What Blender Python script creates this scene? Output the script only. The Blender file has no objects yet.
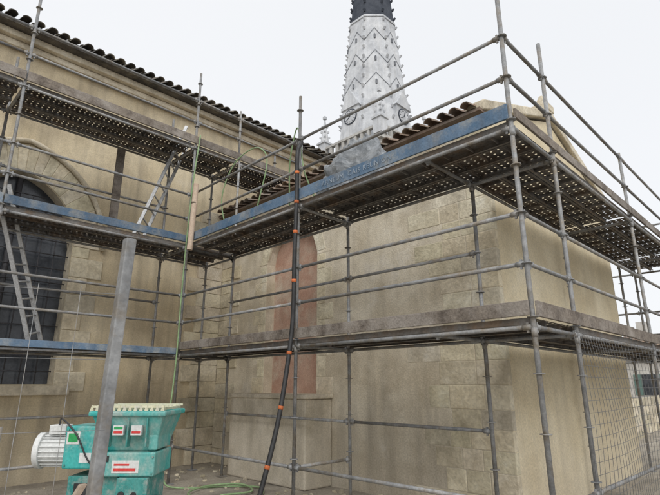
import bpy, bmesh, math, random
from mathutils import Vector, Matrix, noise
random.seed(7)
S=bpy.context.scene
V=Vector
# ---------------------------------------------------------------- materials
def nd(nt,t,**k):
    n=nt.nodes.new(t)
    for a,b in k.items(): setattr(n,a,b)
    return n
def mat(name,c1,c2,scale=3,rough=.85,bump=.2,metal=0,fine=40,c3=None,s3=.6,streak=0,bdist=.01,spec=.3,ramp=(.35,.65),simple=False,low=None,scol=(.22,.19,.15),c4=None):
    m=bpy.data.materials.new(name); m.use_nodes=True; nt=m.node_tree; L=nt.links
    b=nt.nodes['Principled BSDF']; tc=nd(nt,'ShaderNodeTexCoord')
    n1=nd(nt,'ShaderNodeTexNoise'); n1.inputs['Scale'].default_value=scale; n1.inputs['Detail'].default_value=4; n1.inputs['Roughness'].default_value=.65
    L.new(tc.outputs['Object'],n1.inputs['Vector'])
    r=nd(nt,'ShaderNodeValToRGB'); r.color_ramp.elements[0].position=ramp[0]; r.color_ramp.elements[1].position=ramp[1]
    r.color_ramp.elements[0].color=(*c1,1); r.color_ramp.elements[1].color=(*c2,1)
    L.new(n1.outputs['Fac'],r.inputs['Fac']); col=r.outputs['Color']
    b.inputs['Roughness'].default_value=rough; b.inputs['Metallic'].default_value=metal
    b.inputs['Specular IOR Level'].default_value=spec
    if simple:
        L.new(col,b.inputs['Base Color']); return m
    def mix(a,bc,fac,mode='MIX'):
        x=nd(nt,'ShaderNodeMix',data_type='RGBA',blend_type=mode)
        if isinstance(fac,float): x.inputs[0].default_value=fac
        else: L.new(fac,x.inputs[0])
        L.new(a,x.inputs[6])
        if isinstance(bc,tuple): x.inputs[7].default_value=(*bc,1)
        else: L.new(bc,x.inputs[7])
        return x.outputs[2]
    if c3:
        n3=nd(nt,'ShaderNodeTexNoise'); n3.inputs['Scale'].default_value=s3; n3.inputs['Detail'].default_value=6; n3.inputs['Roughness'].default_value=.7
        L.new(tc.outputs['Object'],n3.inputs['Vector'])
        r3=nd(nt,'ShaderNodeValToRGB'); r3.color_ramp.elements[0].position=.47; r3.color_ramp.elements[1].position=.66
        L.new(n3.outputs['Fac'],r3.inputs['Fac']); col=mix(col,c3,r3.outputs['Color'])
        if c4:
            r5=nd(nt,'ShaderNodeValToRGB'); r5.color_ramp.elements[0].position=.30; r5.color_ramp.elements[1].position=.42
            r5.color_ramp.elements[0].color=(.85,.85,.85,1); r5.color_ramp.elements[1].color=(0,0,0,1)
            L.new(n3.outputs['Fac'],r5.inputs['Fac']); col=mix(col,c4,r5.outputs['Color'])
    if streak:
        mp=nd(nt,'ShaderNodeMapping'); mp.inputs['Scale'].default_value=(2.2,2.2,.18)
        L.new(tc.outputs['Object'],mp.inputs['Vector'])
        n4=nd(nt,'ShaderNodeTexNoise'); n4.inputs['Scale'].default_value=2.2; n4.inputs['Detail'].default_value=5
        L.new(mp.outputs[0],n4.inputs['Vector'])
        r4=nd(nt,'ShaderNodeValToRGB'); r4.color_ramp.elements[0].position=.45; r4.color_ramp.elements[1].position=.8
        r4.color_ramp.elements[1].color=(streak,)*3+(1,)
        L.new(n4.outputs['Fac'],r4.inputs['Fac']); col=mix(col,scol,r4.outputs['Color'])
        if low:
            # damp / splash grime rising from the ground with a ragged upper limit
            sx=nd(nt,'ShaderNodeSeparateXYZ'); L.new(tc.outputs['Object'],sx.inputs[0])
            ma=nd(nt,'ShaderNodeMath',operation='MULTIPLY_ADD'); L.new(n4.outputs['Fac'],ma.inputs[0]); ma.inputs[1].default_value=-2.4; L.new(sx.outputs[2],ma.inputs[2])
            mr=nd(nt,'ShaderNodeMapRange'); mr.inputs[1].default_value=-1.1; mr.inputs[2].default_value=.35; mr.inputs[3].default_value=.55; mr.inputs[4].default_value=0
            L.new(ma.outputs[0],mr.inputs[0]); col=mix(col,low,mr.outputs[0])
    nf=nd(nt,'ShaderNodeTexNoise'); nf.inputs['Scale'].default_value=fine; nf.inputs['Detail'].default_value=3
    L.new(tc.outputs['Object'],nf.inputs['Vector'])
    rf=nd(nt,'ShaderNodeMapRange'); rf.inputs[1].default_value=.3; rf.inputs[2].default_value=.7; rf.inputs[3].default_value=.86; rf.inputs[4].default_value=1.1
    L.new(nf.outputs['Fac'],rf.inputs[0])
    cx=nd(nt,'ShaderNodeCombineColor'); 
    for i in range(3): L.new(rf.outputs[0],cx.inputs[i])
    col=mix(col,cx.outputs[0],1.0,'MULTIPLY')
    at=nd(nt,'ShaderNodeVertexColor',layer_name='tint'); col=mix(col,at.outputs['Color'],1.0,'MULTIPLY')
    L.new(col,b.inputs['Base Color'])
    if bump:
        bp=nd(nt,'ShaderNodeBump'); bp.inputs['Strength'].default_value=bump; bp.inputs['Distance'].default_value=bdist
        ad=nd(nt,'ShaderNodeMath',operation='ADD'); L.new(nf.outputs['Fac'],ad.inputs[0]); L.new(n1.outputs['Fac'],ad.inputs[1])
        L.new(ad.outputs[0],bp.inputs['Height']); L.new(bp.outputs[0],b.inputs['Normal'])
    m['p']=1
    return m
M={}
M['chapel']=mat('lime_render',(.63,.555,.425),(.79,.725,.595),1.3,.95,.35,c3=(.50,.43,.32),s3=.75,streak=.35,bdist=.018,low=(.36,.32,.26),c4=(.84,.79,.70))
M['chapel_r']=mat('ochre_render',(.70,.60,.41),(.81,.72,.53),1.0,.95,.25,c3=(.62,.52,.35),s3=.6,streak=.15,bdist=.012,low=(.50,.44,.34),c4=(.82,.74,.57))
M['nave']=mat('nave_render',(.64,.54,.365),(.77,.67,.485),.9,.95,.3,c3=(.46,.38,.26),s3=.5,streak=.55,bdist=.015,low=(.34,.29,.22),c4=(.8,.72,.56))
M['stone']=mat('limestone',(.58,.51,.385),(.77,.70,.56),3.5,.95,.5,c3=(.46,.405,.31),s3=1.8,fine=25,bdist=.02,c4=(.8,.75,.64))
M['mortar']=mat('mortar',(.5,.44,.34),(.62,.56,.44),6,.95,.6)
M['pink']=mat('pink_mortar',(.45,.27,.20),(.58,.39,.30),2,.95,.4,c3=(.60,.50,.40),s3=1.5,streak=.3)
M['plinth']=mat('cement_plinth',(.66,.59,.47),(.80,.73,.61),2,.95,.4,c3=(.52,.46,.35),s3=1.4,streak=.35,low=(.42,.38,.31))
M['galv']=mat('galvanised_tube',(.22,.225,.23),(.40,.405,.41),7,.62,.15,.25,fine=60,c3=(.27,.235,.19),s3=5)
M['steel']=mat('dark_steel',(.13,.12,.11),(.22,.21,.2),5,.6,.2,.3,c3=(.19,.14,.1),s3=3)
M['blue']=mat('blue_toe_board',(.085,.155,.25),(.16,.235,.335),3,.8,.3,c3=(.30,.32,.33),s3=3.2,streak=.5,scol=(.14,.13,.12))
M['wood']=mat('weathered_wood',(.12,.10,.085),(.25,.215,.18),5,.9,.5,c3=(.32,.29,.26),s3=2)
M['tile']=mat('canal_tile',(.22,.155,.12),(.36,.275,.215),4,.9,.5,c3=(.22,.2,.18),s3=2)
M['tile2']=mat('grey_canal_tile',(.10,.095,.09),(.22,.2,.18),4,.9,.5,c3=(.3,.27,.22),s3=3)
M['white']=mat('white_spire',(.58,.60,.63),(.72,.735,.755),1.5,.85,.3,c3=(.45,.47,.50),s3=.7,streak=.3)
M['black']=mat('black_spire',(.04,.048,.065),(.075,.085,.105),2,.8,.3)
M['spline']=mat('grey_line',(.17,.18,.2),(.27,.28,.3),2,.8,.2)
M['towerst']=mat('tower_stone',(.42,.41,.39),(.58,.57,.54),.8,.95,.5,streak=.4)
M['glass']=mat('dark_window',(.03,.035,.045),(.08,.09,.105),3,.25,.1,spec=.6)
M['iron']=mat('iron_bar',(.05,.05,.055),(.09,.09,.1),8,.6,.2)
M['meshw']=mat('mesh_wire',(.12,.12,.125),(.2,.2,.2),8,.6,0)
M['rubber']=mat('black_rubber',(.018,.018,.019),(.04,.04,.042),8,.5,.1,spec=.5)
M['orange']=mat('orange_tape',(.62,.16,.06),(.72,.22,.08),8,.6,.1)
M['green']=mat('green_hose',(.20,.32,.15),(.32,.44,.24),6,.45,.1)
M['teal']=mat('teal_paint',(.03,.36,.34),(.06,.44,.41),4,.5,.1,c3=(.30,.43,.40),s3=5,spec=.4,streak=.6,scol=(.5,.48,.43))
M['tealdark']=mat('dusty_teal',(.04,.24,.22),(.1,.34,.31),6,.6,.2,c3=(.36,.39,.36),s3=7)
M['yellow']=mat('pale_yellow_paint',(.60,.59,.40),(.70,.69,.52),6,.6,.1,c3=(.55,.55,.5),s3=9)
M['wpaint']=mat('white_motor_paint',(.62,.63,.62),(.75,.76,.75),6,.45,.1)
M['red']=mat('red_label',(.6,.05,.05),(.65,.08,.07),6,.5,0)
M['lgreen']=mat('green_label',(.03,.33,.1),(.05,.38,.13),6,.5,0)
M['card']=mat('cardboard_tube',(.55,.42,.32),(.64,.52,.41),8,.8,.2)
M['alu']=mat('aluminium',(.42,.43,.44),(.58,.59,.6),10,.4,.1,.5)
M['tarp']=mat('plastic_sheet',(.18,.2,.22),(.36,.38,.40),6,.38,.4,spec=.5)
M['ground']=mat('dusty_ground',(.32,.285,.235),(.45,.41,.345),2,.95,.8,c3=(.23,.21,.18),s3=.8,fine=30,bdist=.03)
M['asphalt']=mat('asphalt',(.05,.05,.05),(.08,.08,.08),4,.9,.5,fine=80)
M['housew']=mat('house_wall',(.5,.48,.44),(.66,.64,.6),1,.9,.3)
M['shutter']=mat('shutter_paint',(.12,.2,.18),(.16,.25,.22),5,.6,.1)
M['lettering']=mat('white_lettering',(.16,.23,.32),(.42,.47,.52),9,.8,0,simple=True)
# perforated steel plank
def perf():
    m=M['steel'].copy(); m.name='perforated_plank'; nt=m.node_tree; L=nt.links
    out=[n for n in nt.nodes if n.type=='OUTPUT_MATERIAL'][0]; b=[n for n in nt.nodes if n.type=='BSDF_PRINCIPLED'][0]
    tc=nd(nt,'ShaderNodeTexCoord')
    sc=nd(nt,'ShaderNodeVectorMath',operation='SCALE'); sc.inputs[3].default_value=1/.085; L.new(tc.outputs['Object'],sc.inputs[0])
    fr=nd(nt,'ShaderNodeVectorMath',operation='FRACTION'); L.new(sc.outputs[0],fr.inputs[0])
    sx=nd(nt,'ShaderNodeSeparateXYZ'); L.new(fr.outputs[0],sx.inputs[0])
    cb=nd(nt,'ShaderNodeCombineXYZ'); L.new(sx.outputs[0],cb.inputs[0]); L.new(sx.outputs[1],cb.inputs[1])
    ds=nd(nt,'ShaderNodeVectorMath',operation='DISTANCE'); L.new(cb.outputs[0],ds.inputs[0]); ds.inputs[1].default_value=(.5,.5,0)
    lt=nd(nt,'ShaderNodeMath',operation='LESS_THAN'); L.new(ds.outputs['Value'],lt.inputs[0]); lt.inputs[1].default_value=.15
    tr=nd(nt,'ShaderNodeBsdfTransparent'); mx=nd(nt,'ShaderNodeMixShader')
    L.new(lt.outputs[0],mx.inputs[0]); L.new(b.outputs[0],mx.inputs[1]); L.new(tr.outputs[0],mx.inputs[2]); L.new(mx.outputs[0],out.inputs[0])
    return m
M['perf']=perf()
# ---------------------------------------------------------------- mesh builder
def empty(name,loc=(0,0,0),rz=0):
    o=bpy.data.objects.new(name,None); S.collection.objects.link(o); o.location=loc; o.rotation_euler=(0,0,rz); return o
class MB:
    def __init__(s): s.v=[];s.f=[];s.c=[];s.sm=[];s.mi=[]
    def face(s,pts,t=1,sm=False,mi=0):
        i=len(s.v); s.v+= [tuple(p) for p in pts]; s.f.append(tuple(range(i,i+len(pts)))); s.c.append(t); s.sm.append(sm); s.mi.append(mi)
    def box(s,a,b,t=1,j=0,mi=0):
        x0,y0,z0=a;x1,y1,z1=b; i=len(s.v)
        for z in (z0,z1):
            for x,y in ((x0,y0),(x1,y0),(x1,y1),(x0,y1)):
                s.v.append((x+random.uniform(-j,j),y+random.uniform(-j,j),z+random.uniform(-j,j)))
        for q in ((0,3,2,1),(4,5,6,7),(0,1,5,4),(1,2,6,5),(2,3,7,6),(3,0,4,7)):
            s.f.append(tuple(i+k for k in q)); s.c.append(t); s.sm.append(False); s.mi.append(mi)
    def hexa(s,bot,top,t=1,mi=0):
        i=len(s.v); s.v+=[tuple(p) for p in bot]+[tuple(p) for p in top]; n=len(bot)
        s.f.append(tuple(i+k for k in reversed(range(n)))); s.f.append(tuple(i+n+k for k in range(n)))
        for k in range(n): s.f.append((i+k,i+(k+1)%n,i+n+(k+1)%n,i+n+k))
        s.c+=[t]*(n+2); s.sm+=[False]*(n+2); s.mi+=[mi]*(n+2)
    def tube(s,p,q,r,n=10,t=1,r2=None,mi=0,cap=True):
        s.sweep([V(p),V(q)],r,n,t,mi,cap,r2)
    def sweep(s,pts,r,n=10,t=1,mi=0,cap=True,r2=None):
        pts=[V(p) for p in pts]; i0=len(s.v); up=None
        for k,p in enumerate(pts):
            d=(pts[min(k+1,len(pts)-1)]-pts[max(k-1,0)]).normalized()
            if up is None:
                up=V((0,0,1)) if abs(d.z)<.9 else V((1,0,0))
            a=d.cross(up).normalized(); b=a.cross(d).normalized(); up=b
            rr=r if r2 is None else r+(r2-r)*k/(len(pts)-1)
            for m in range(n):
                g=2*math.pi*m/n; s.v.append(tuple(p+a*math.cos(g)*rr+b*math.sin(g)*rr))
        for k in range(len(pts)-1):
            for m in range(n):
                s.f.append((i0+k*n+m,i0+k*n+(m+1)%n,i0+(k+1)*n+(m+1)%n,i0+(k+1)*n+m)); s.c.append(t); s.sm.append(True); s.mi.append(mi)
        if cap:
            s.f.append(tuple(i0+m for m in reversed(range(n)))); s.f.append(tuple(i0+(len(pts)-1)*n+m for m in range(n))); s.c+=[t,t]; s.sm+=[False]*2; s.mi+=[mi]*2
    def obj(s,name,mats,parent=None,bevel=0,seg=2):
        me=bpy.data.meshes.new(name); me.from_pydata(s.v,[],s.f)
        if not isinstance(mats,(list,tuple)): mats=[mats]
        for m in mats: me.materials.append(M[m])
        ca=me.color_attributes.new('tint','FLOAT_COLOR','CORNER')
        for p,t,sm,mi in zip(me.polygons,s.c,s.sm,s.mi):
            p.use_smooth=sm; p.material_index=mi
            c=(t,t,t,1) if not isinstance(t,tuple) else (*t,1)
            for l in p.loop_indices: ca.data[l].color=c
        bm=bmesh.new(); bm.from_mesh(me); bmesh.ops.recalc_face_normals(bm,faces=bm.faces); bm.to_mesh(me); bm.free()
        o=bpy.data.objects.new(name,me); S.collection.objects.link(o)
        if parent: o.parent=parent
        if bevel:
            bv=o.modifiers.new('b','BEVEL'); bv.width=bevel; bv.segments=seg; bv.limit_method='ANGLE'
        return o
def cr(pts,n=8):
    pts=[V(p) for p in pts]; P=[pts[0]*2-pts[1]]+pts+[pts[-1]*2-pts[-2]]; o=[]
    for i in range(1,len(P)-2):
        for k in range(n):
            t=k/n; a,b,c,d=P[i-1:i+3]
            o.append(.5*((2*b)+(c-a)*t+(2*a-5*b+4*c-d)*t*t+(3*b-a-3*c+d)*t**3))
    o.append(pts[-1]); return o
def rt(a=.85,b=1.1): 
    k=random.uniform(a,b); return (k*random.uniform(.98,1.02),k,k*random.uniform(.93,1.02))
# ---------------------------------------------------------------- ground
g=MB(); g.face([(-400,-400,0),(400,-400,0),(400,400,0),(-400,400,0)]); g.obj('ground','ground')
g=MB(); g.face([(15,-60,.004),(200,-60,.004),(200,1.0,.004),(15,1.0,.004)]); g.obj('road','asphalt')
g=MB(); g.box((14.7,-60,0),(15,1.3,.13)); g.box((15.003,1.003,0),(200,1.3,.127)); g.obj('kerb','stone')
g=MB()
for i in range(700):
    x=random.uniform(1,9);y=random.uniform(3,9.5);r=random.uniform(.008,.035)
    g.box((x-r,y-r,0),(x+r*random.uniform(.5,1.5),y+r,r*1.1),rt(.5,1.1),r*.3)
g.obj('rubble','stone')
# ---------------------------------------------------------------- wall with arched opening
def archpts(a,b,zs,za,n=10,pointed=True):
    c=(a+b)/2; hw=(b-a)/2; H=za-zs; out=[]
    for i in range(2*n+1):
        u=-1+i/n
        s=c+u*hw
        if pointed:
            au=abs(u); R=(hw*hw+H*H)/(2*hw)
            z=zs+math.sqrt(max(0,R*R-(R-hw+au*hw)**2)) 
        else: z=zs+H*math.sqrt(max(0,1-u*u))
        out.append((s,z))
    return out
def archwall(mb,f,s0,s1,z0,z1,a,b,zb,zs,za,pointed,depth,mi_rev=0,mi_back=0,top=None):
    top=top or (lambda s:z1); A=archpts(a,b,zs,za,12,pointed)
    mb.face([f(s0,z0,0),f(a,z0,0),f(a,top(a),0),f(s0,top(s0),0)])
    mb.face([f(b,z0,0),f(s1,z0,0),f(s1,top(s1),0),f(b,top(b),0)])
    if zb>z0: mb.face([f(a,z0,0),f(b,z0,0),f(b,zb,0),f(a,zb,0)])
    for p,q in zip(A,A[1:]):
        mb.face([f(p[0],p[1],0),f(q[0],q[1],0),f(q[0],top(q[0]),0),f(p[0],top(p[0]),0)])
        mb.face([f(p[0],p[1],0),f(q[0],q[1],0),f(q[0],q[1],depth),f(p[0],p[1],depth)],mi=mi_rev)
    for s in (a,b): mb.face([f(s,zb,0),f(s,zs,0),f(s,zs,depth),f(s,zb,depth)],mi=mi_rev)
    mb.face([f(a,zb,0),f(b,zb,0),f(b,zb,depth),f(a,zb,depth)],mi=mi_rev)
    mb.face([f(a,zb,depth),f(b,zb,depth)]+[f(p[0],p[1],depth) for p in reversed(A)],mi=mi_back)
    return A
def tiles(mb,o,ue,us,n,rows,w,l,slope_n,r=.085):
    for i in range(n):
        for k in range(rows):
            p0=o+ue*(w*(i+.5+random.uniform(-.06,.06)))+us*(l*k-.04+random.uniform(-.03,.02)); p1=p0+us*(l+.06)
            t=rt(.65,1.3); m=6; i0=len(mb.v)
            for p,rr,hh in ((p0,r,.03+.01),(p1,r*.8,0.005)):
                for q in range(m+1):
                    a=math.pi*q/m; mb.v.append(tuple(p+ue*math.cos(a)*rr+slope_n*(math.sin(a)*rr*.8+hh)))
            for q in range(m):
                mb.f.append((i0+q,i0+q+1,i0+m+2+q,i0+m+1+q)); mb.c.append(t); mb.sm.append(True); mb.mi.append(0)
            for q in range(m):
                a=math.pi*q/m;b2=math.pi*(q+1)/m
                pa=[p0+ue*math.cos(x)*rr2+slope_n*(math.sin(x)*rr2*.8+.04) for x,rr2 in ((a,r),(b2,r),(b2,r*.8),(a,r*.8))]
                mb.face(pa,tuple(c*.8 for c in t))
# ---------------------------------------------------------------- nave
church=empty('church')
YN=10.0
n=MB(); f=lambda s,z,d:(s,YN+d,z)
archwall(n,f,-14,20.8,0,8.15,.95,2.95,1.62,4.2,5.45,True,.32,1,2)
n.face([(-14,20,0),(20.8,20,0),(20.8,20,8.15),(-14,20,8.15)])
for x in (-14,20.8): n.face([(x,YN,0),(x,20,0),(x,20,8.15),(x,15,10.7),(x,YN,8.15)])
n.obj('nave_walls',['nave','stone','glass'],church)
c=MB(); c.box((-14.1,9.84,7.82),(20.9,10-.003,7.95)); c.box((-14.1,9.72,7.953),(20.9,9.997,8.08)); c.obj('nave_cornice','stone',church,.02)
us=V((0,5.5,2.75)).normalized(); nn=V((0,-us.z,us.y)); r=MB()
r.box((-14.3,9.52,8.083),(20.9,9.99,8.12),.7)
r.face([(-14.3,9.5,8.13),(20.9,9.5,8.13),(20.9,15,10.88),(-14.3,15,10.88)],.6)
r.face([(-14.3,20.5,8.13),(20.9,20.5,8.13),(20.9,15,10.88),(-14.3,15,10.88)],.6)
tiles(r,V((-14.3,9.44,8.14)),V((1,0,0)),us,160,4,.22,.42,nn)
r.obj('nave_roof','tile2',church)
w=MB()
def blocks_v(mb,fn,s0,side,z0,z1,h,wa,wb,pr,inner=0):
    z=z0;i=0
    while z<z1-.05:
        hh=min(h*random.uniform(.85,1.15),z1-z); L=(wa if i%2 else wb)*random.uniform(.93,1.07)
        a=fn(s0,z+.004,-pr*random.uniform(.6,1.4)); b=fn(s0+side*L,z+hh-.004,.02)
        lo=[min(p,q) for p,q in zip(a,b)];hi=[max(p,q) for p,q in zip(a,b)]
        mb.box(lo,hi,rt(.9,1.08)); z+=hh;i+=1
blocks_v(w,f,2.955,1,1.5,4.2,.36,.32,.56,.02); blocks_v(w,f,.945,-1,1.5,4.2,.36,.32,.56,.02)
A=archpts(.94,2.96,4.2,5.46,8); B=archpts(.45,3.45,4.2,6.0,8)
for k in range(16):
    t=rt(.92,1.1); a0,a1,b0,b1=A[k],A[k+1],B[k],B[k+1]
    w.hexa([f(*a0,.05),f(*a1,.05),f(*b1,.05),f(*b0,.05)],[f(*a0,-.025),f(*a1,-.025),f(*b1,-.025),f(*b0,-.025)],t)
w.obj('window_surround','stone',church,.012)
hm=MB()
pts=[V(f(p[0],p[1],-.05)) for p in archpts(.40,3.50,4.2,6.06,10)]; hm.sweep(pts,.05,8); hm.box((.7,9.86,1.44),(3.2,9.995,1.6))
hm.obj('hood_mould','stone',church)
gi=MB()
for i in range(1,8): 
    x=.95+i*.25; gi.tube((x,10.2,1.62),(x,10.2,4.3+1.0*(1-abs(i-4)/4.2)),.011,6)
for i in range(13): z=1.85+i*.27; hw=1.0 if z<4.2 else max(.1,1.0*(5.45-z)/1.25+.15); gi.tube((1.95-hw,10.19,z),(1.95+hw,10.19,z),.011,6)
gi.tube((1.95,10.24,1.62),(1.95,10.24,5.4),.05,8)
gi.obj('window_grille','iron',church)
p=MB(); z=0;i=0
while z<5.6:
    hh=random.uniform(.28,.38); L=.85 if i%2 else .62
    p.box((6.28-L,9.93-random.uniform(0,.012),z+.004),(6.29,10.05,z+hh-.004),rt(.88,1.05)); z+=hh;i+=1
z=0;i=0
while z<5.5:
    hh=random.uniform(.28,.38); L=.45 if i%2 else .75
    p.box((6.285-random.uniform(0,.01),9.92-L,z+.004),(6.4,9.92,z+hh-.004),rt(.88,1.05)); z+=hh;i+=1
p.obj('corner_stones','stone',church,.01)
# ---------------------------------------------------------------- chapel
chapel=empty('side_chapel')
XC,YC,XE=6.3,3.03,11.65; ZE=5.55; XR=(XC+XE)/2; ZR=6.5
q=MB(); fx=lambda s,z,d:(XC+d,s,z)
archwall(q,fx,YC,YN,0,ZE,6.65,8.2,1.45,4.1,4.75,False,.22,0,1)
q.obj('front_wall',['chapel','pink'],chapel)
q=MB(); q.face([(XC,YC,0),(XE,YC,0),(XE,YC,ZE),(XR,YC,ZR),(XC,YC,ZE)]); q.face([(XE,YC,0),(XE,YN,0),(XE,YN,ZE),(XE,YC,ZE)]); q.obj('gable_wall','chapel_r',chapel)
q=MB(); z=0;i=0
while z<ZE-.1:
    hh=min(random.uniform(.24,.38),ZE-.02-z); L=random.choice([1.3,1.1,.95,.75,.6,1.2])
    s=YC-.004; k=0
    while s<YC+L:
        bl=random.uniform(.3,.62); pr=random.uniform(.002,.009)
        q.box((XC-pr,s+(.005 if k else -pr*.3),z+.004),(XC+.1,s+bl-.004,z+hh-.004),rt(.84,1.1),.0015); s+=bl; k+=1
    z+=hh;i+=1
q.obj('quoins','stone',chapel,.009)
q=MB(); blocks_v(q,fx,6.645,-1,1.45,4.1,.33,.22,.4,.005); blocks_v(q,fx,8.205,1,1.45,4.1,.33,.22,.4,.005)
A=archpts(6.645,8.205,4.1,4.755,6,False);B=archpts(6.4,8.45,4.1,5.02,6,False)
for k in range(12):
    a0,a1,b0,b1=A[k],A[k+1],B[k],B[k+1]
    q.hexa([fx(*a0,.05),fx(*a1,.05),fx(*b1,.05),fx(*b0,.05)],[fx(*a0,-.008),fx(*a1,-.008),fx(*b1,-.008),fx(*b0,-.008)],rt(.88,1.08))
q.obj('niche_stones','stone',chapel,.008)
q=MB(); q.box((5.68,6.25,0),(XC-.003,8.4,1.38),1,.004); q.box((5.64,6.21,1.383),(XC-.003,8.44,1.46),1.05,.004); q.obj('plinth','plinth',chapel,.025)
r=MB(); W=XR-XC+.22; H=ZR-ZE+.08
usl=V((W,0,H)).normalized(); nl=V((-usl.z,0,usl.x))
r.box((XC-.2,YC-.05,ZE-.03),(XC+.05,YN-.01,ZE+.02),.8)
r.face([(XC-.22,YC,ZE+.02),(XC-.22,YN,ZE+.02),(XR,YN,ZR+.1),(XR,YC,ZR+.1)],.7)
r.face([(XE+.22,YC,ZE+.02),(XE+.22,YN,ZE+.02),(XR,YN,ZR+.1),(XR,YC,ZR+.1)],.7)
tiles(r,V((XC-.24,YC,ZE+.03)),V((0,1,0)),usl,31,7,.22,.42,nl)
usr=V((-usl.x,0,usl.z)); tiles(r,V((XE+.24,YC,ZE+.03)),V((0,1,0)),usr,31,7,.22,.42,V((usl.z,0,usl.x)))
r.obj('chapel_roof','tile',chapel)
q=MB()
for sgn,x0 in ((1,XC-.12),(-1,XE+.12)):
    a=V((x0,YC-.09,ZE));b=V((XR,YC-.09,ZR+.05)); 
    q.hexa([a,b,b+V((0,.32,0)),a+V((0,.32,0))],[a+V((0,0,.17)),b+V((0,0,.17)),b+V((0,.32,.17)),a+V((0,.32,.17))])
q.box((XR-.16,YC-.1,ZR+.2),(XR+.16,YC+.24,ZR+.36)); q.hexa([(XR-.12,YC-.06,ZR+.36),(XR+.12,YC-.06,ZR+.36),(XR+.12,YC+.18,ZR+.36),(XR-.12,YC+.18,ZR+.36)],[(XR-.03,YC+.03,ZR+.6),(XR+.03,YC+.03,ZR+.6),(XR+.03,YC+.09,ZR+.6),(XR-.03,YC+.09,ZR+.6)])
q.obj('gable_coping','stone',chapel,.02)
# ---------------------------------------------------------------- bell tower
tw=empty('bell_tower',(23.4,19.1,0)); hb=2.45
q=MB(); q.box((-hb,-hb,0),(hb,hb,15.9)); q.box((-hb-.2,-hb-.2,15.9),(hb+.2,hb+.2,16.2))
for sx,sy,ax in ((-1,0,0),(1,0,0),(0,-1,1),(0,1,1)):
    for k in range(9):
        u=-hb+.3+k*(2*hb-.6)/8
        a=(sx*(hb+.08),u) if ax==0 else (u,sy*(hb+.08))
        q.box((a[0]-.1,a[1]-.1,16.2),(a[0]+.1,a[1]+.1,16.7))
    if ax==0: q.box((sx*(hb+.08)-.13,-hb,16.7),(sx*(hb+.08)+.13,hb,16.85))
    else: q.box((-hb+.06,sy*(hb+.08)-.13,16.703),(hb-.06,sy*(hb+.08)+.13,16.853))
q.obj('tower_body','towerst',tw)
q=MB()
def pinn(mb,x,y,z,s=1):
    mb.box((x-.32*s,y-.32*s,z),(x+.32*s,y+.32*s,z+1.0*s)); mb.box((x-.4*s,y-.4*s,z+1.0*s),(x+.4*s,y+.4*s,z+1.12*s))
    b=[(x+.3*s*math.cos(a),y+.3*s*math.sin(a),z+1.12*s) for a in [math.pi/4*k for k in range(8)]]
    t=[(x+.03*math.cos(a),y+.03*math.sin(a),z+3.0*s) for a in [math.pi/4*k for k in range(8)]]
    mb.hexa(b,t)
    for zz in (1.5,1.9,2.3):
        for a in range(4):
            aa=a*math.pi/2+math.pi/4; R=.3*s*(3.0-zz)/1.88+.05; mb.box((x+R*math.cos(aa)-.06,y+R*math.sin(aa)-.06,z+zz*s),(x+R*math.cos(aa)+.06,y+R*math.sin(aa)+.06,z+zz*s+.12))
    mb.box((x-.1*s,y-.1*s,z+2.95*s),(x+.1*s,y+.1*s,z+3.15*s))
for sx in (-1,1):
    for sy in (-1,1): pinn(q,sx*(hb-.05),sy*(hb-.05),16.2,1.0)
q.obj('pinnacles','white',tw)
R=lambda z:2.46-.099*(z-18.3)
def ringp(z,k=0): return [V(((R(z)+k)*math.cos(math.pi/8+i*math.pi/4),(R(z)+k)*math.sin(math.pi/8+i*math.pi/4),z)) for i in range(8)]
q=MB(); ZB=26.4
q.hexa(ringp(16.3),ringp(ZB)); q.hexa(ringp(ZB),[V((.02*math.cos(i*.785),.02*math.sin(i*.785),43)) for i in range(8)],mi=1)
q.hexa(ringp(ZB-.12,.07),ringp(ZB+.05,.07),mi=0)
q.obj('spire',['white','black'],tw)
q=MB()
z=18
while z<41.5:
    for pnt in ringp(z,.03):
        s=.08; q.hexa([(pnt.x-s*.6,pnt.y-s*.6,z-s),(pnt.x+s*.6,pnt.y-s*.6,z-s),(pnt.x+s*.6,pnt.y+s*.6,z-s),(pnt.x-s*.6,pnt.y+s*.6,z-s)],[(pnt.x*1.03-s,pnt.y*1.03-s,z+s),(pnt.x*1.03+s,pnt.y*1.03-s,z+s),(pnt.x*1.03+s,pnt.y*1.03+s,z+s),(pnt.x*1.03-s,pnt.y*1.03+s,z+s)],mi=0 if z<ZB else 1)
    z+=.8
q.obj('crockets',['white','black'],tw)
q=MB()
for lv in (20.4,22.3,24.2):
    lo=ringp(lv,.01); hi=ringp(lv+1.1,.01)
    for i in range(8):
        a,b=lo[i],lo[(i+1)%8]; m=(hi[i]+hi[(i+1)%8])/2
        q.tube(a,m,.026,5); q.tube(m,b,.026,5)
        c0=(a+b)/2; p0=c0+V((0,0,.35)); q.box(p0-V((.05,.05,.16)),p0+V((.05,.05,.16)))
q.obj('spire_markings','spline',tw)
q=MB(); d=MB(); h=MB(); zc=18.35
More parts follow.
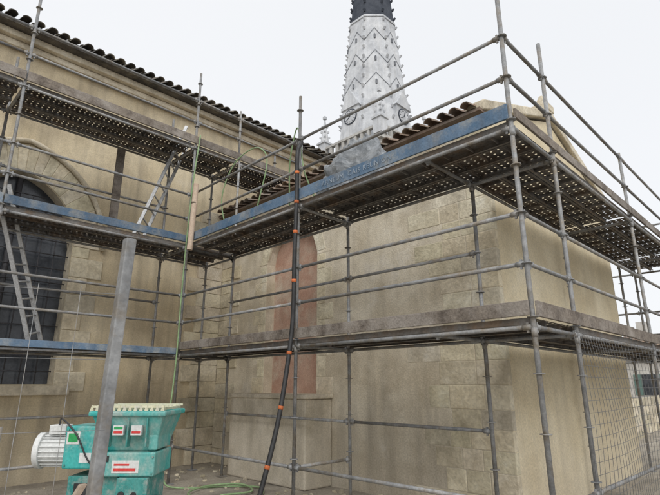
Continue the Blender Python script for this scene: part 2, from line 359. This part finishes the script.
for k in range(4):
    a=k*math.pi/2; rot=Matrix.Rotation(a,4,'Z'); T=lambda x,y,z:rot@V((x,y,z))
    ap=2.42
    q.hexa([T(1.6,-.68,16.8),T(ap,-.68,16.8),T(ap,.68,16.8),T(1.6,.68,16.8)],[T(1.6,-.68,19.0),T(ap,-.68,19.0),T(ap,.68,19.0),T(1.6,.68,19.0)])
    q.hexa([T(1.5,-.8,19.0),T(ap+.1,-.8,19.0),T(ap+.1,.8,19.0),T(1.5,.8,19.0)],[T(1.5,-.02,20.3),T(ap+.1,-.02,20.3),T(ap+.1,.02,20.3),T(1.5,.02,20.3)])
    d.tube(T(ap,0,zc),T(ap+.04,0,zc),.55,28,mi=1); d.tube(T(ap,0,zc),T(ap+.06,0,zc),.47,28,mi=0)
    h.tube(T(ap+.08,0,zc),T(ap+.08,.1,zc+.33),.025,5); h.tube(T(ap+.08,0,zc),T(ap+.08,-.31,zc-.2),.02,5)
    for j in range(12):
        g_=j*math.pi/6; h.tube(T(ap+.07,.35*math.cos(g_),zc+.35*math.sin(g_)),T(ap+.07,.43*math.cos(g_),zc+.43*math.sin(g_)),.018,4)
q.obj('clock_lucarnes','white',tw); d.obj('clock_faces',['white','black'],tw); h.obj('clock_hands','black',tw)
# ---------------------------------------------------------------- scaffolding
sc=empty('scaffolding'); T=MB(); R_=.0242; J=MB(); P=MB(); F=MB()
def post(x,y,z1,z0=0):
    lx,ly=random.uniform(-.012,.012),random.uniform(-.012,.012)
    T.tube((x,y,z0),(x+lx,y+ly,z1),R_,12,random.uniform(.8,1.15))
    if z0==0:
        J.box((x-.075,y-.075,.005),(x+.075,y+.075,.015)); J.tube((x,y,.01),(x,y,.3),.018,8)
    z=z0+.7
    while z<z1-.1:
        J.tube((x,y,z-.004),(x,y,z+.004),.052,10) ; z+=.5
    J.tube((x,y,2.02),(x,y,2.10),.029,10) if z1>2.1 else None
    if z1>4.1: J.tube((x,y,4.02),(x,y,4.1),.029,10)
def rail(a,b,r=.0215):
    a=V(a);b=V(b); T.tube(a,b,r,10,random.uniform(.75,1.2)); d=(b-a).normalized()
    for p,s in ((a,1),(b,-1)):
        c=p+d*s*.055; J.tube(p+d*s*.02,p+d*s*.10,.029,8); 
        J.box(c-V((.011,.011,.05)),c+V((.011,.011,.045)))
def deck(x0,y0,x1,y1,z,axis):
    n=3
    for i in range(n):
        t=random.uniform(.75,1.25)
        if axis=='x':
            w=(y1-y0)/n; a=y0+i*w+.008; b=y0+(i+1)*w-.008
            P.face([(x0+.03,a,z),(x1-.03,a,z),(x1-.03,b,z),(x0+.03,b,z)],t)
            F.box((x0+.03,a,z-.06),(x1-.03,a+.004,z-.001),t); F.box((x0+.03,b-.004,z-.06),(x1-.03,b,z-.001),t)
            F.box((x0+.03,a,z-.063),(x1-.03,a+.03,z-.0605),t); F.box((x0+.03,b-.03,z-.063),(x1-.03,b,z-.0605),t)
            k=x0+.3
            while k<x1-.1: F.box((k,a+.005,z-.04),(k+.012,b-.005,z-.002),t); k+=.3
        else:
            w=(x1-x0)/n; a=x0+i*w+.008; b=x0+(i+1)*w-.008
            P.face([(a,y0+.03,z),(b,y0+.03,z),(b,y1-.03,z),(a,y1-.03,z)],t)
            F.box((a,y0+.03,z-.06),(a+.004,y1-.03,z-.001),t); F.box((b-.004,y0+.03,z-.06),(b,y1-.03,z-.001),t)
            F.box((a,y0+.03,z-.063),(a+.03,y1-.03,z-.0605),t); F.box((b-.03,y0+.03,z-.063),(b,y1-.03,z-.0605),t)
            k=y0+.3
            while k<y1-.1: F.box((a+.005,k,z-.04),(b-.005,k+.012,z-.002),t); k+=.3
YO,YI=8.3,9.35; XO,XI=4.45,5.5
xs=[-4.8,-1.7,1.4,4.45,5.5]
for x in xs:
    post(x,YO,7.95 if x<5 else 6.3); post(x,YI,7.3 if x<5 else 6.3)
for a,b in zip(xs,xs[1:]):
    for z in (2.2,4.2,6.3):
        deck(a,YO,b,YI,z,'x')
        for y in (YO,YI): rail((a,y,z-.09),(b,y,z-.09))
    for z in (.5,2.7,3.2,4.7,5.2,6.8,7.3):
        if b<=4.5 or z>6.4: rail((a,YO,z),(b,YO,z))
for x in xs:
    for z in (2.11,4.11,6.21): rail((x,YO,z),(x,YI,z))
for a,b in zip(xs[:-2],xs[1:]): rail((a,YI,3.2),(b,YI,3.2)); rail((a,YI,5.2),(b,YI,5.2)); rail((a,YI,1.1),(b,YI,1.1))
deck(5.5,YO,7.3,YI,6.3,'x'); 
for y in (YO,YI): post(7.3,y,7.4,6.0); rail((5.5,y,6.21),(7.3,y,6.21))
rail((5.5,YO,7.3),(7.3,YO,7.3)); rail((5.5,YO,6.8),(7.3,YO,6.8)); rail((7.3,YO,6.21),(7.3,YI,6.21)); post(5.5,YO,7.5,6.3)
ys=[1.85,2.9,5.1,8.3]
for y,zt in zip(ys,(5.68,5.0,5.95,5.9)):
    if y==2.9: post(XI,y,4.25); continue
    if y<8: post(XO,y,zt)
    if y in(5.1,): post(XI,y,4.25)
post(XI,1.85,5.68)
spans=[(1.85,5.1),(5.1,8.3)]
for a,b in spans:
    for z in (2.2,4.2):
        deck(XO,a,XI,b,z,'y')
        rail((XO,a,z-.09),(XO,b,z-.09)); rail((XI,a,z-.09),(XI,b,z-.09))
    for z in (.6,2.7,3.2,4.7,5.2): rail((XO,a,z),(XO,b,z))
    rail((XI,a if a>2 else 2.9,3.2),(XI,b,3.2)); rail((XI,a if a>2 else 2.9,1.1),(XI,b,1.1))
for y in (1.85,2.9,5.1,8.3):
    for z in (2.11,4.11): rail((XO,y,z),(XI,y,z))
for z in (.6,): rail((XO,5.1,z),(XI,5.1,z)); rail((XO,1.85,z),(XI,1.85,z))
gx=[5.5,8.6,11.7,13.0]
for x in gx[1:]: post(x,1.85,5.3); post(x,2.9,4.25)
for a,b in zip(gx,gx[1:]):
    for z in (2.2,4.2):
        deck(a,1.85,b,2.9,z,'x'); rail((a,1.85,z-.09),(b,1.85,z-.09)); rail((a,2.9,z-.09),(b,2.9,z-.09)); rail((b,1.85,z-.09),(b,2.9,z-.09))
    for z in (.6,2.7,3.2,4.7,5.2): rail((a,1.85,z),(b,1.85,z))
for z in (2.7,3.2,4.7,5.2): rail((4.45,1.85,z),(5.5,1.85,z))
for z in (2.7,3.2,4.7,5.2,.6): rail((13,1.85,z),(13,2.9,z))
for y in (6.0,): post(13.0,y,5.3); post(12.0,y,5.0); 
for z in (2.11,3.2,4.11,5.0): rail((13,2.9,z),(13,6,z))
T.obj('tubes','galv',sc); J.obj('couplers','galv',sc); P.obj('plank_tops','perf',sc); F.obj('plank_flanges','steel',sc)
B=MB(); Wd=MB()
def tb(mb,a,b,z,h=.16,n=3.1):
    a=V(a);b=V(b); L=(b-a).length; d=(b-a).normalized(); s=V((-d.y,d.x,0))*.014; k=0
    while k<L-.01:
        e=min(k+n,L); p=a+d*(k+.01); q=a+d*(e-.01); j=random.uniform(-.012,.012); t=random.uniform(.8,1.15)
        z0=z+.01+j; z1=z+h+random.uniform(-.012,.012)
        mb.hexa([(*(p-s).xy,z0),(*(q-s).xy,z0+random.uniform(-.01,.01)),(*(q+s).xy,z0),(*(p+s).xy,z0)],[(*(p-s).xy,z1),(*(q-s).xy,z1),(*(q+s).xy,z1),(*(p+s).xy,z1)],t); k=e
tb(B,(-4.8,8.26,0),(4.40,8.26,0),4.2,.17); tb(B,(-4.8,8.26,0),(4.40,8.26,0),2.12,.13)
tb(B,(4.41,1.85,0),(4.41,8.26,0),4.2,.16,3.2); tb(Wd,(4.41,1.85,0),(4.41,8.26,0),2.2,.15,3.2)
tb(Wd,(4.45,1.81,0),(13,1.81,0),4.2,.13); tb(Wd,(4.45,1.81,0),(13,1.81,0),2.2,.14)
tb(Wd,(-4.8,8.26,0),(7.3,8.26,0),6.3,.16)
B.obj('blue_toe_boards','blue',sc,.004); Wd.obj('wooden_toe_boards','wood',sc,.004)
Wd=MB(); Wd.box((3.27,9.18,4.21),(3.42,9.22,6.14),.7); Wd.box((4.62,2.2,4.205),(4.85,6.8,4.245),1,.004); Wd.box((4.9,3.4,4.25),(5.1,5.2,4.29),1,.004); Wd.obj('loose_boards','wood',sc)
tx=bpy.data.curves.new('lettering','FONT'); tx.body='ARNEUM  CAIS REUNION'; tx.size=.095; tx.space_character=1.15; tx.extrude=.0006; tx.materials.append(M['lettering'])
to=bpy.data.objects.new('board_lettering',tx); S.collection.objects.link(to); to.parent=sc
to.rotation_euler=(math.pi/2,0,-math.pi/2); to.location=(4.386,4.55,4.255)
# ---------------------------------------------------------------- ladders
def ladder(name,p,q,wv,m='alu'):
    e=MB(); p=V(p);q=V(q);w=V(wv); d=(q-p).normalized(); L=(q-p).length
    for s in (-1,1):
        a=p+w*s; b=q+w*s; side=w.normalized(); n_=d.cross(side)
        e.hexa([a-side*.012-n_*.032,a+side*.012-n_*.032,a+side*.012+n_*.032,a-side*.012+n_*.032],[b-side*.012-n_*.032,b+side*.012-n_*.032,b+side*.012+n_*.032,b-side*.012+n_*.032])
    k=.2
    while k<L: e.tube(p+d*k-w,p+d*k+w,.016,8); k+=.28
    return e.obj(name,m)
ladder('ladder',(3.72,8.95,4.21),(4.62,8.95,6.9),(.13,.13,-.04))
ladder('ladder',(2.3,8.9,2.21),(1.45,8.9,4.75),(.12,.15,.04))
# ---------------------------------------------------------------- hoses
pts=cr([(4.42,5.02,5.12),(4.34,5.02,4.9),(4.36,5.04,4.3),(4.34,5.04,3.4),(4.35,5.06,2.5),(4.28,5.06,1.9),(4.14,5.05,1.2),(3.95,5.05,.55),(3.8,5.05,.2),(3.5,5.0,.07),(3.0,4.9,.12),(2.5,4.8,.35)],8)
hs=empty('mortar_hose'); q=MB(); q.sweep(pts,.031,12); q.obj('hose','rubber',hs)
q=MB(); acc=0; nxt=.5
for a,b in zip(pts,pts[1:]):
    l=(b-a).length
    if acc+l>nxt: 
        m=(a+b)/2; d=(b-a).normalized(); q.tube(m-d*.022,m+d*.022,.034,12,rt(.7,1.1)); nxt+=random.choice([.5,.7,.95])
    acc+=l
q.obj('tape','orange',hs)
def hose(name,pl,r,m): q=MB(); q.sweep(cr(pl,8),r,8); return q.obj(name,m)
hose('garden_hose',[(4.5,8.22,6.5),(4.42,8.2,5.6),(4.38,8.2,4.6),(4.36,8.2,3.2),(4.35,8.18,2.0),(4.25,8.1,.8),(4.2,8.0,.15),(4.4,7.8,.02),(5.0,7.4,.02),(5.3,6.9,.03),(4.9,6.4,.03),(4.3,6.6,.03),(4.2,7.2,.04),(4.7,7.5,.05),(5.15,7.2,.06),(5.0,6.7,.04),(4.5,6.8,.04)],.014,'green')
hose('garden_hose',[(4.6,6.9,4.22),(4.6,7.2,4.3),(4.55,7.35,4.9),(4.6,7.1,5.5),(4.7,6.6,5.7),(4.75,6.3,5.4),(4.7,6.4,4.7),(4.7,6.6,4.23)],.011,'green')
hose('garden_hose',[(4.7,5.6,4.3),(4.6,5.5,5.0),(4.55,5.3,5.5),(4.5,5.15,5.25),(4.5,5.05,4.7),(4.6,4.9,4.22)],.011,'green')
q=MB(); q.sweep([(4.33,7.98,4.0),(4.35,7.96,5.3)],.052,16,cap=False); q.sweep([(4.33,7.98,4.0),(4.35,7.96,5.3)],.044,16,cap=False); q.tube((4.34,7.97,4.9),(4.34,7.97,4.93),.056,12,.3); q.obj('cardboard_tube','card')
q=MB(); N=48
for i in range(N+1):
    for j in range(N+1):
        th=2*math.pi*j/N; ph=math.pi*.5*i/N
        d=V((math.cos(th)*math.cos(ph),math.sin(th)*math.cos(ph),math.sin(ph)))
        k=1+.35*noise.noise(d*2.2+V((3,1,5)))+.2*abs(noise.noise(d*5))+.12*abs(noise.noise(d*11))
        q.v.append((4.95+d.x*.36*k,4.35+d.y*.58*k,4.22+d.z*.74*k))
for i in range(N):
    for j in range(N): 
        a=i*(N+1)+j; q.f.append((a,a+1,a+N+2,a+N+1)); q.c.append(1); q.sm.append(False); q.mi.append(0)
q.obj('plastic_sheet','tarp')
# ---------------------------------------------------------------- mortar pump machine
mp=empty('mortar_mixing_pump',(2.04,4.75,0.0),-math.pi/4); mp.scale=(.82,.82,.99)
q=MB()
q.hexa([(-.06,-.2,1.06),(.46,-.2,1.06),(.46,.25,1.06),(-.06,.25,1.06)],[(-.20,-.33,1.36),(.56,-.33,1.36),(.56,.36,1.36),(-.20,.36,1.36)])
q.box((-.23,-.36,1.355),(.59,-.33,1.40)); q.box((-.23,.36,1.355),(.59,.39,1.40)); q.box((-.23,-.33,1.355),(-.20,.36,1.40)); q.box((.56,-.33,1.355),(.59,.36,1.40))
q.box((-.48,-.28,.92),(-.09,.2,1.27)); q.box((-.14,-.30,.86),(.50,.26,1.055)); q.box((.40,-.26,1.07),(.50,.2,1.2))
q.obj('hopper_body','teal',mp,.02,3)
q=MB(); q.box((-.5,-.3,.45),(.52,.28,.52)); q.box((-.42,-.22,.52),(.1,.2,.855)); q.box((.14,-.34,.53),(.46,.2,.855)); 
for x in (-.48,.44):
    for y in (-.3,.22): q.box((x,y,.1),(x+.06,y+.06,.45))
# ribs, hinge lugs and bolts
for x in (.0,.2,.4): q.box((x-.008,-.345,1.10),(x+.008,-.25,1.34))
for x in (-.12,.48):
    for z in (.89,1.02): q.tube((x,-.315,z),(x,-.298,z),.012,6)
for x in (-.45,-.13):
    for z in (.95,1.24): q.tube((x,-.295,z),(x,-.278,z),.012,6)
q.obj('chassis','tealdark',mp,.01)
q=MB(); 
for i in range(13): x=-.18+i*.06; q.box((x-.005,-.31,1.405),(x+.005,.34,1.425))
for y in (-.34,-.2,-.06,.08,.22,.34): q.box((-.21,y-.006,1.427),(.57,y+.006,1.445))
for i in range(14): x=-.2+i*.058; q.hexa([(x-.02,-.354,1.402),(x+.02,-.354,1.402),(x+.02,-.344,1.402),(x-.02,-.344,1.402)],[(x-.003,-.354,1.45),(x+.003,-.354,1.45),(x+.003,-.344,1.45),(x-.003,-.344,1.45)])
q.obj('bag_grate','yellow',mp)
q=MB(); q.tube((-.82,-.05,1.05),(-.485,-.05,1.05),.12,24)
for i in range(20):
    a=2*math.pi*i/20; c_,s_=math.cos(a),math.sin(a)
    q.tube((-.80,-.05+c_*.135,1.05+s_*.135),(-.50,-.05+c_*.135,1.05+s_*.135),.008,4)
q.tube((-.86,-.05,1.05),(-.80,-.05,1.05),.155,24); q.tube((-.505,-.05,1.05),(-.483,-.05,1.05),.16,24); q.box((-.74,-.13,1.19),(-.56,.03,1.27))
q.obj('electric_motor','wpaint',mp,.006)
q=MB(); q.tube((-.865,-.05,1.05),(-.861,-.05,1.05),.11,20); q.tube((.46,-.05,.62),(.78,-.05,.60),.06,16); q.tube((.76,-.05,.6),(.82,-.05,.6),.075,16)
q.tube((-.3,-.36,.3),(-.3,.3,.3),.02,8)
for x in (-.42,.38):
    for y in (-.4,.34): q.tube((x,y-.04,.2),(x,y+.04,.2),.2,24)
q.box((-.34,-.245,.62),(-.16,-.222,.80)); q.tube((.2,-.36,.72),(.2,-.34,.72),.035,12); q.tube((.33,-.36,.72),(.33,-.34,.72),.03,12); q.box((-.05,-.315,.98),(.02,-.301,1.03))
cab=cr([(-.25,-.25,.7),(-.5,-.35,.5),(-.75,-.3,.3),(-1.1,-.2,.02)],6); q.sweep(cab,.014,8)
cab=cr([(-.65,-.1,1.27),(-.55,-.25,1.33),(-.35,-.3,1.2),(-.2,-.31,1.0),(-.05,-.33,.9)],6); q.sweep(cab,.009,8)
q.obj('pump_and_wheels','rubber',mp,.006)
q=MB(); q.box((.06,-.3045,.89),(.34,-.3005,.99)); q.box((-.46,-.2845,1.12),(-.32,-.2805,1.23),); q.box((.05,-.353,1.20),(.16,-.30,1.28)); q.box((.24,-.353,1.20),(.35,-.30,1.28))
q.box((-.3,-.2845,.97),(-.18,-.2805,1.05)); q.obj('label_plates','wpaint',mp)
q=MB(); q.box((.08,-.307,.905),(.31,-.3047,.93)); q.box((.08,-.307,.95),(.24,-.3047,.965)); q.box((.06,-.3565,1.215),(.15,-.3532,1.235)); q.box((.25,-.3565,1.215),(.34,-.3532,1.235)); q.obj('red_labels','red',mp)
q=MB(); q.box((-.44,-.287,1.14),(-.34,-.2847,1.21)); q.box((.06,-.3565,1.25),(.15,-.3532,1.27)); q.obj('green_labels','lgreen',mp)
# ---------------------------------------------------------------- temporary fence
tf=empty('site_fence')
a=V((.735,1.85,0)); b=V((.775,1.92,2.17)); dr=V((-1,.35,0)).normalized()
q=MB(); s=.021; lx=-.045;
bt=[(a.x+lx*.7-s,a.y+lx*-.7-s),(a.x+lx*.7+s,a.y-lx*.7-s),(a.x+lx*.7+s,a.y-lx*.7+s),(a.x+lx*.7-s,a.y-lx*.7+s)]
q.hexa([(x,y,.02) for x,y in bt],[(b.x-s,b.y-s,2.17),(b.x+s,b.y-s,2.17),(b.x+s,b.y+s,2.17),(b.x-s,b.y+s,2.17)],.85)
e=a+dr*3.2; q.tube(e,e+V((0,0,2.0)),.02); q.tube(a+V((0,0,.15)),e+V((0,0,.15)),.015)
q.obj('fence_posts','galv',tf,.006)
q=MB()
for i in range(1,24): p=a+dr*(i*.135); q.tube(p+V((0,0,.15)),p+V((0,0,1.95)),.0011,4)
for i in range(8): z=.25+i*.24; q.tube(a+V((0,0,z)),e+V((0,0,z)),.0011,4)
q.obj('fence_wires','galv',tf)
q=MB(); q.hexa([(a.x-.35,a.y-.12,0),(a.x+.35,a.y-.12,0),(a.x+.35,a.y+.12,0),(a.x-.35,a.y+.12,0)],[(a.x-.3,a.y-.08,.13),(a.x+.3,a.y-.08,.13),(a.x+.3,a.y+.08,.13),(a.x-.3,a.y+.08,.13)]); q.obj('fence_block','mortar',tf,.01)
q=MB(); q.hexa([(.85,3.75,.0),(.89,3.75,.0),(.89,3.79,.0),(.85,3.79,.0)],[(1.32,3.6,.98),(1.36,3.6,.98),(1.36,3.64,.98),(1.32,3.64,.98)],.7); q.obj('timber_prop','card')
q=MB(); q.tube((.93,4.25,0),(.95,4.22,1.32),.017,10); q.obj('steel_stake','galv')
q=MB(); U=30; Wn=18
def mpnt(u,v): 
    x=4.95+u*3.4; z=.2+v*1.9; y=1.74-.05*math.sin(v*3.1)-.05*math.sin(u*6+v*2); return V((x,y,z))
for i in range(U+1): q.sweep([mpnt(i/U,k/12) for k in range(13)],.0022,4)
for j in range(Wn+1): q.sweep([mpnt(k/24,j/Wn) for k in range(25)],.0022,4)
q.obj('wire_mesh_panel','meshw')
# ---------------------------------------------------------------- houses and wall in the street
def house(name,x0,y0,x1,y1,h,rh):
    o=empty(name); q=MB(); q.box((x0,y0,0),(x1,y1,h)); q.obj('walls','housew',o)
    q=MB(); xm=(x0+x1)/2; q.hexa([(x0-.3,y0-.2,h),(x1+.3,y0-.2,h),(x1+.3,y1+.2,h),(x0-.3,y1+.2,h)],[(xm-.02,y0-.2,h+rh),(xm+.02,y0-.2,h+rh),(xm+.02,y1+.2,h+rh),(xm-.02,y1+.2,h+rh)])
    for k in range(int((y1-y0)/.35)): y=y0+k*.35; q.tube((x0-.3,y,h+.05),(xm,y,h+rh+.05),.09,6,rt(.7,1.2),cap=False)
    q.obj('roof','tile',o)
    q=MB(); w2=MB()
    for k in range(int((y1-y0)/3)):
        y=y0+1+k*3
        for z in (1,3.6):
            if z+1.3<h: 
                q.box((x0-.02,y,z),(x0+.1,y+.9,z+1.3)); w2.box((x0-.06,y-.47,z),(x0-.02,y-.02,z+1.3)); w2.box((x0-.06,y+.92,z),(x0-.02,y+1.37,z+1.3))
    for k in range(int((x1-x0)/3)):
        x=x0+1+k*3
        for z in (1,3.6):
            if z+1.3<h: q.box((x,y0-.02,z),(x+.9,y0+.1,z+1.3)); w2.box((x-.47,y0-.06,z),(x-.02,y0-.02,z+1.3)); w2.box((x+.92,y0-.06,z),(x+1.37,y0-.02,z+1.3))
    q.obj('windows','glass',o); w2.obj('shutters','shutter',o)
    q=MB(); q.box((xm-.4,y0+2,h+rh*.6),(xm+.4,y0+2.6,h+rh+1)); q.obj('chimney','housew',o)
house('house',38,7.2,46,20,3.3,1.8); house('house',50,-6,60,9,5.2,2.2); house('house',30,-22,40,-9,5,2)
q=MB()
for i in range(30):
    z=0
    for k in range(5):
        x=17+i*.55+(k%2)*.25; y=4.6+i*.06; q.box((x,y,z),(x+.54,y+.3,z+.23),rt(.7,1.1),.012); z+=.235
q.obj('stone_wall','stone')
# ---------------------------------------------------------------- light, sky, camera
w=bpy.data.worlds.new('World'); S.world=w; w.use_nodes=True; nt=w.node_tree; L=nt.links
bg=nt.nodes['Background']; sk=nd(nt,'ShaderNodeTexSky',sky_type='NISHITA'); sk.sun_disc=False
el=math.radians(42); az=math.radians(220)
sk.sun_elevation=el; sk.sun_rotation=az; sk.air_density=1; sk.dust_density=3
mx=nd(nt,'ShaderNodeMix',data_type='RGBA'); mx.inputs[0].default_value=.9; L.new(sk.outputs[0],mx.inputs[6])
tc=nd(nt,'ShaderNodeTexCoord'); ns=nd(nt,'ShaderNodeTexNoise'); ns.inputs['Scale'].default_value=1.6; ns.inputs['Detail'].default_value=3; L.new(tc.outputs['Generated'],ns.inputs['Vector'])
rp=nd(nt,'ShaderNodeValToRGB'); rp.color_ramp.elements[0].color=(9.5,9.7,10.0,1); rp.color_ramp.elements[1].color=(10.3,10.4,10.6,1); L.new(ns.outputs['Fac'],rp.inputs['Fac'])
L.new(rp.outputs[0],mx.inputs[7]); L.new(mx.outputs[2],bg.inputs['Color']); bg.inputs['Strength'].default_value=.1
sd=bpy.data.lights.new('sun','SUN'); sd.energy=1.5; sd.angle=math.radians(40); sd.color=(1,.98,.94)
so=bpy.data.objects.new('sun',sd); S.collection.objects.link(so)
dirv=V((math.sin(az)*math.cos(el),math.cos(az)*math.cos(el),math.sin(el))); so.rotation_euler=dirv.to_track_quat('Z','Y').to_euler()
cd=bpy.data.cameras.new('camera'); co=bpy.data.objects.new('camera',cd); S.collection.objects.link(co); S.camera=co
cd.lens=26.8; cd.sensor_width=36; cd.clip_end=1500; cd.clip_start=.05
co.location=(0,0,1.6); co.rotation_euler=(math.radians(90+15.7),0,math.radians(-45))
S.view_settings.view_transform='Standard'; S.view_settings.look='None'; S.view_settings.exposure=0
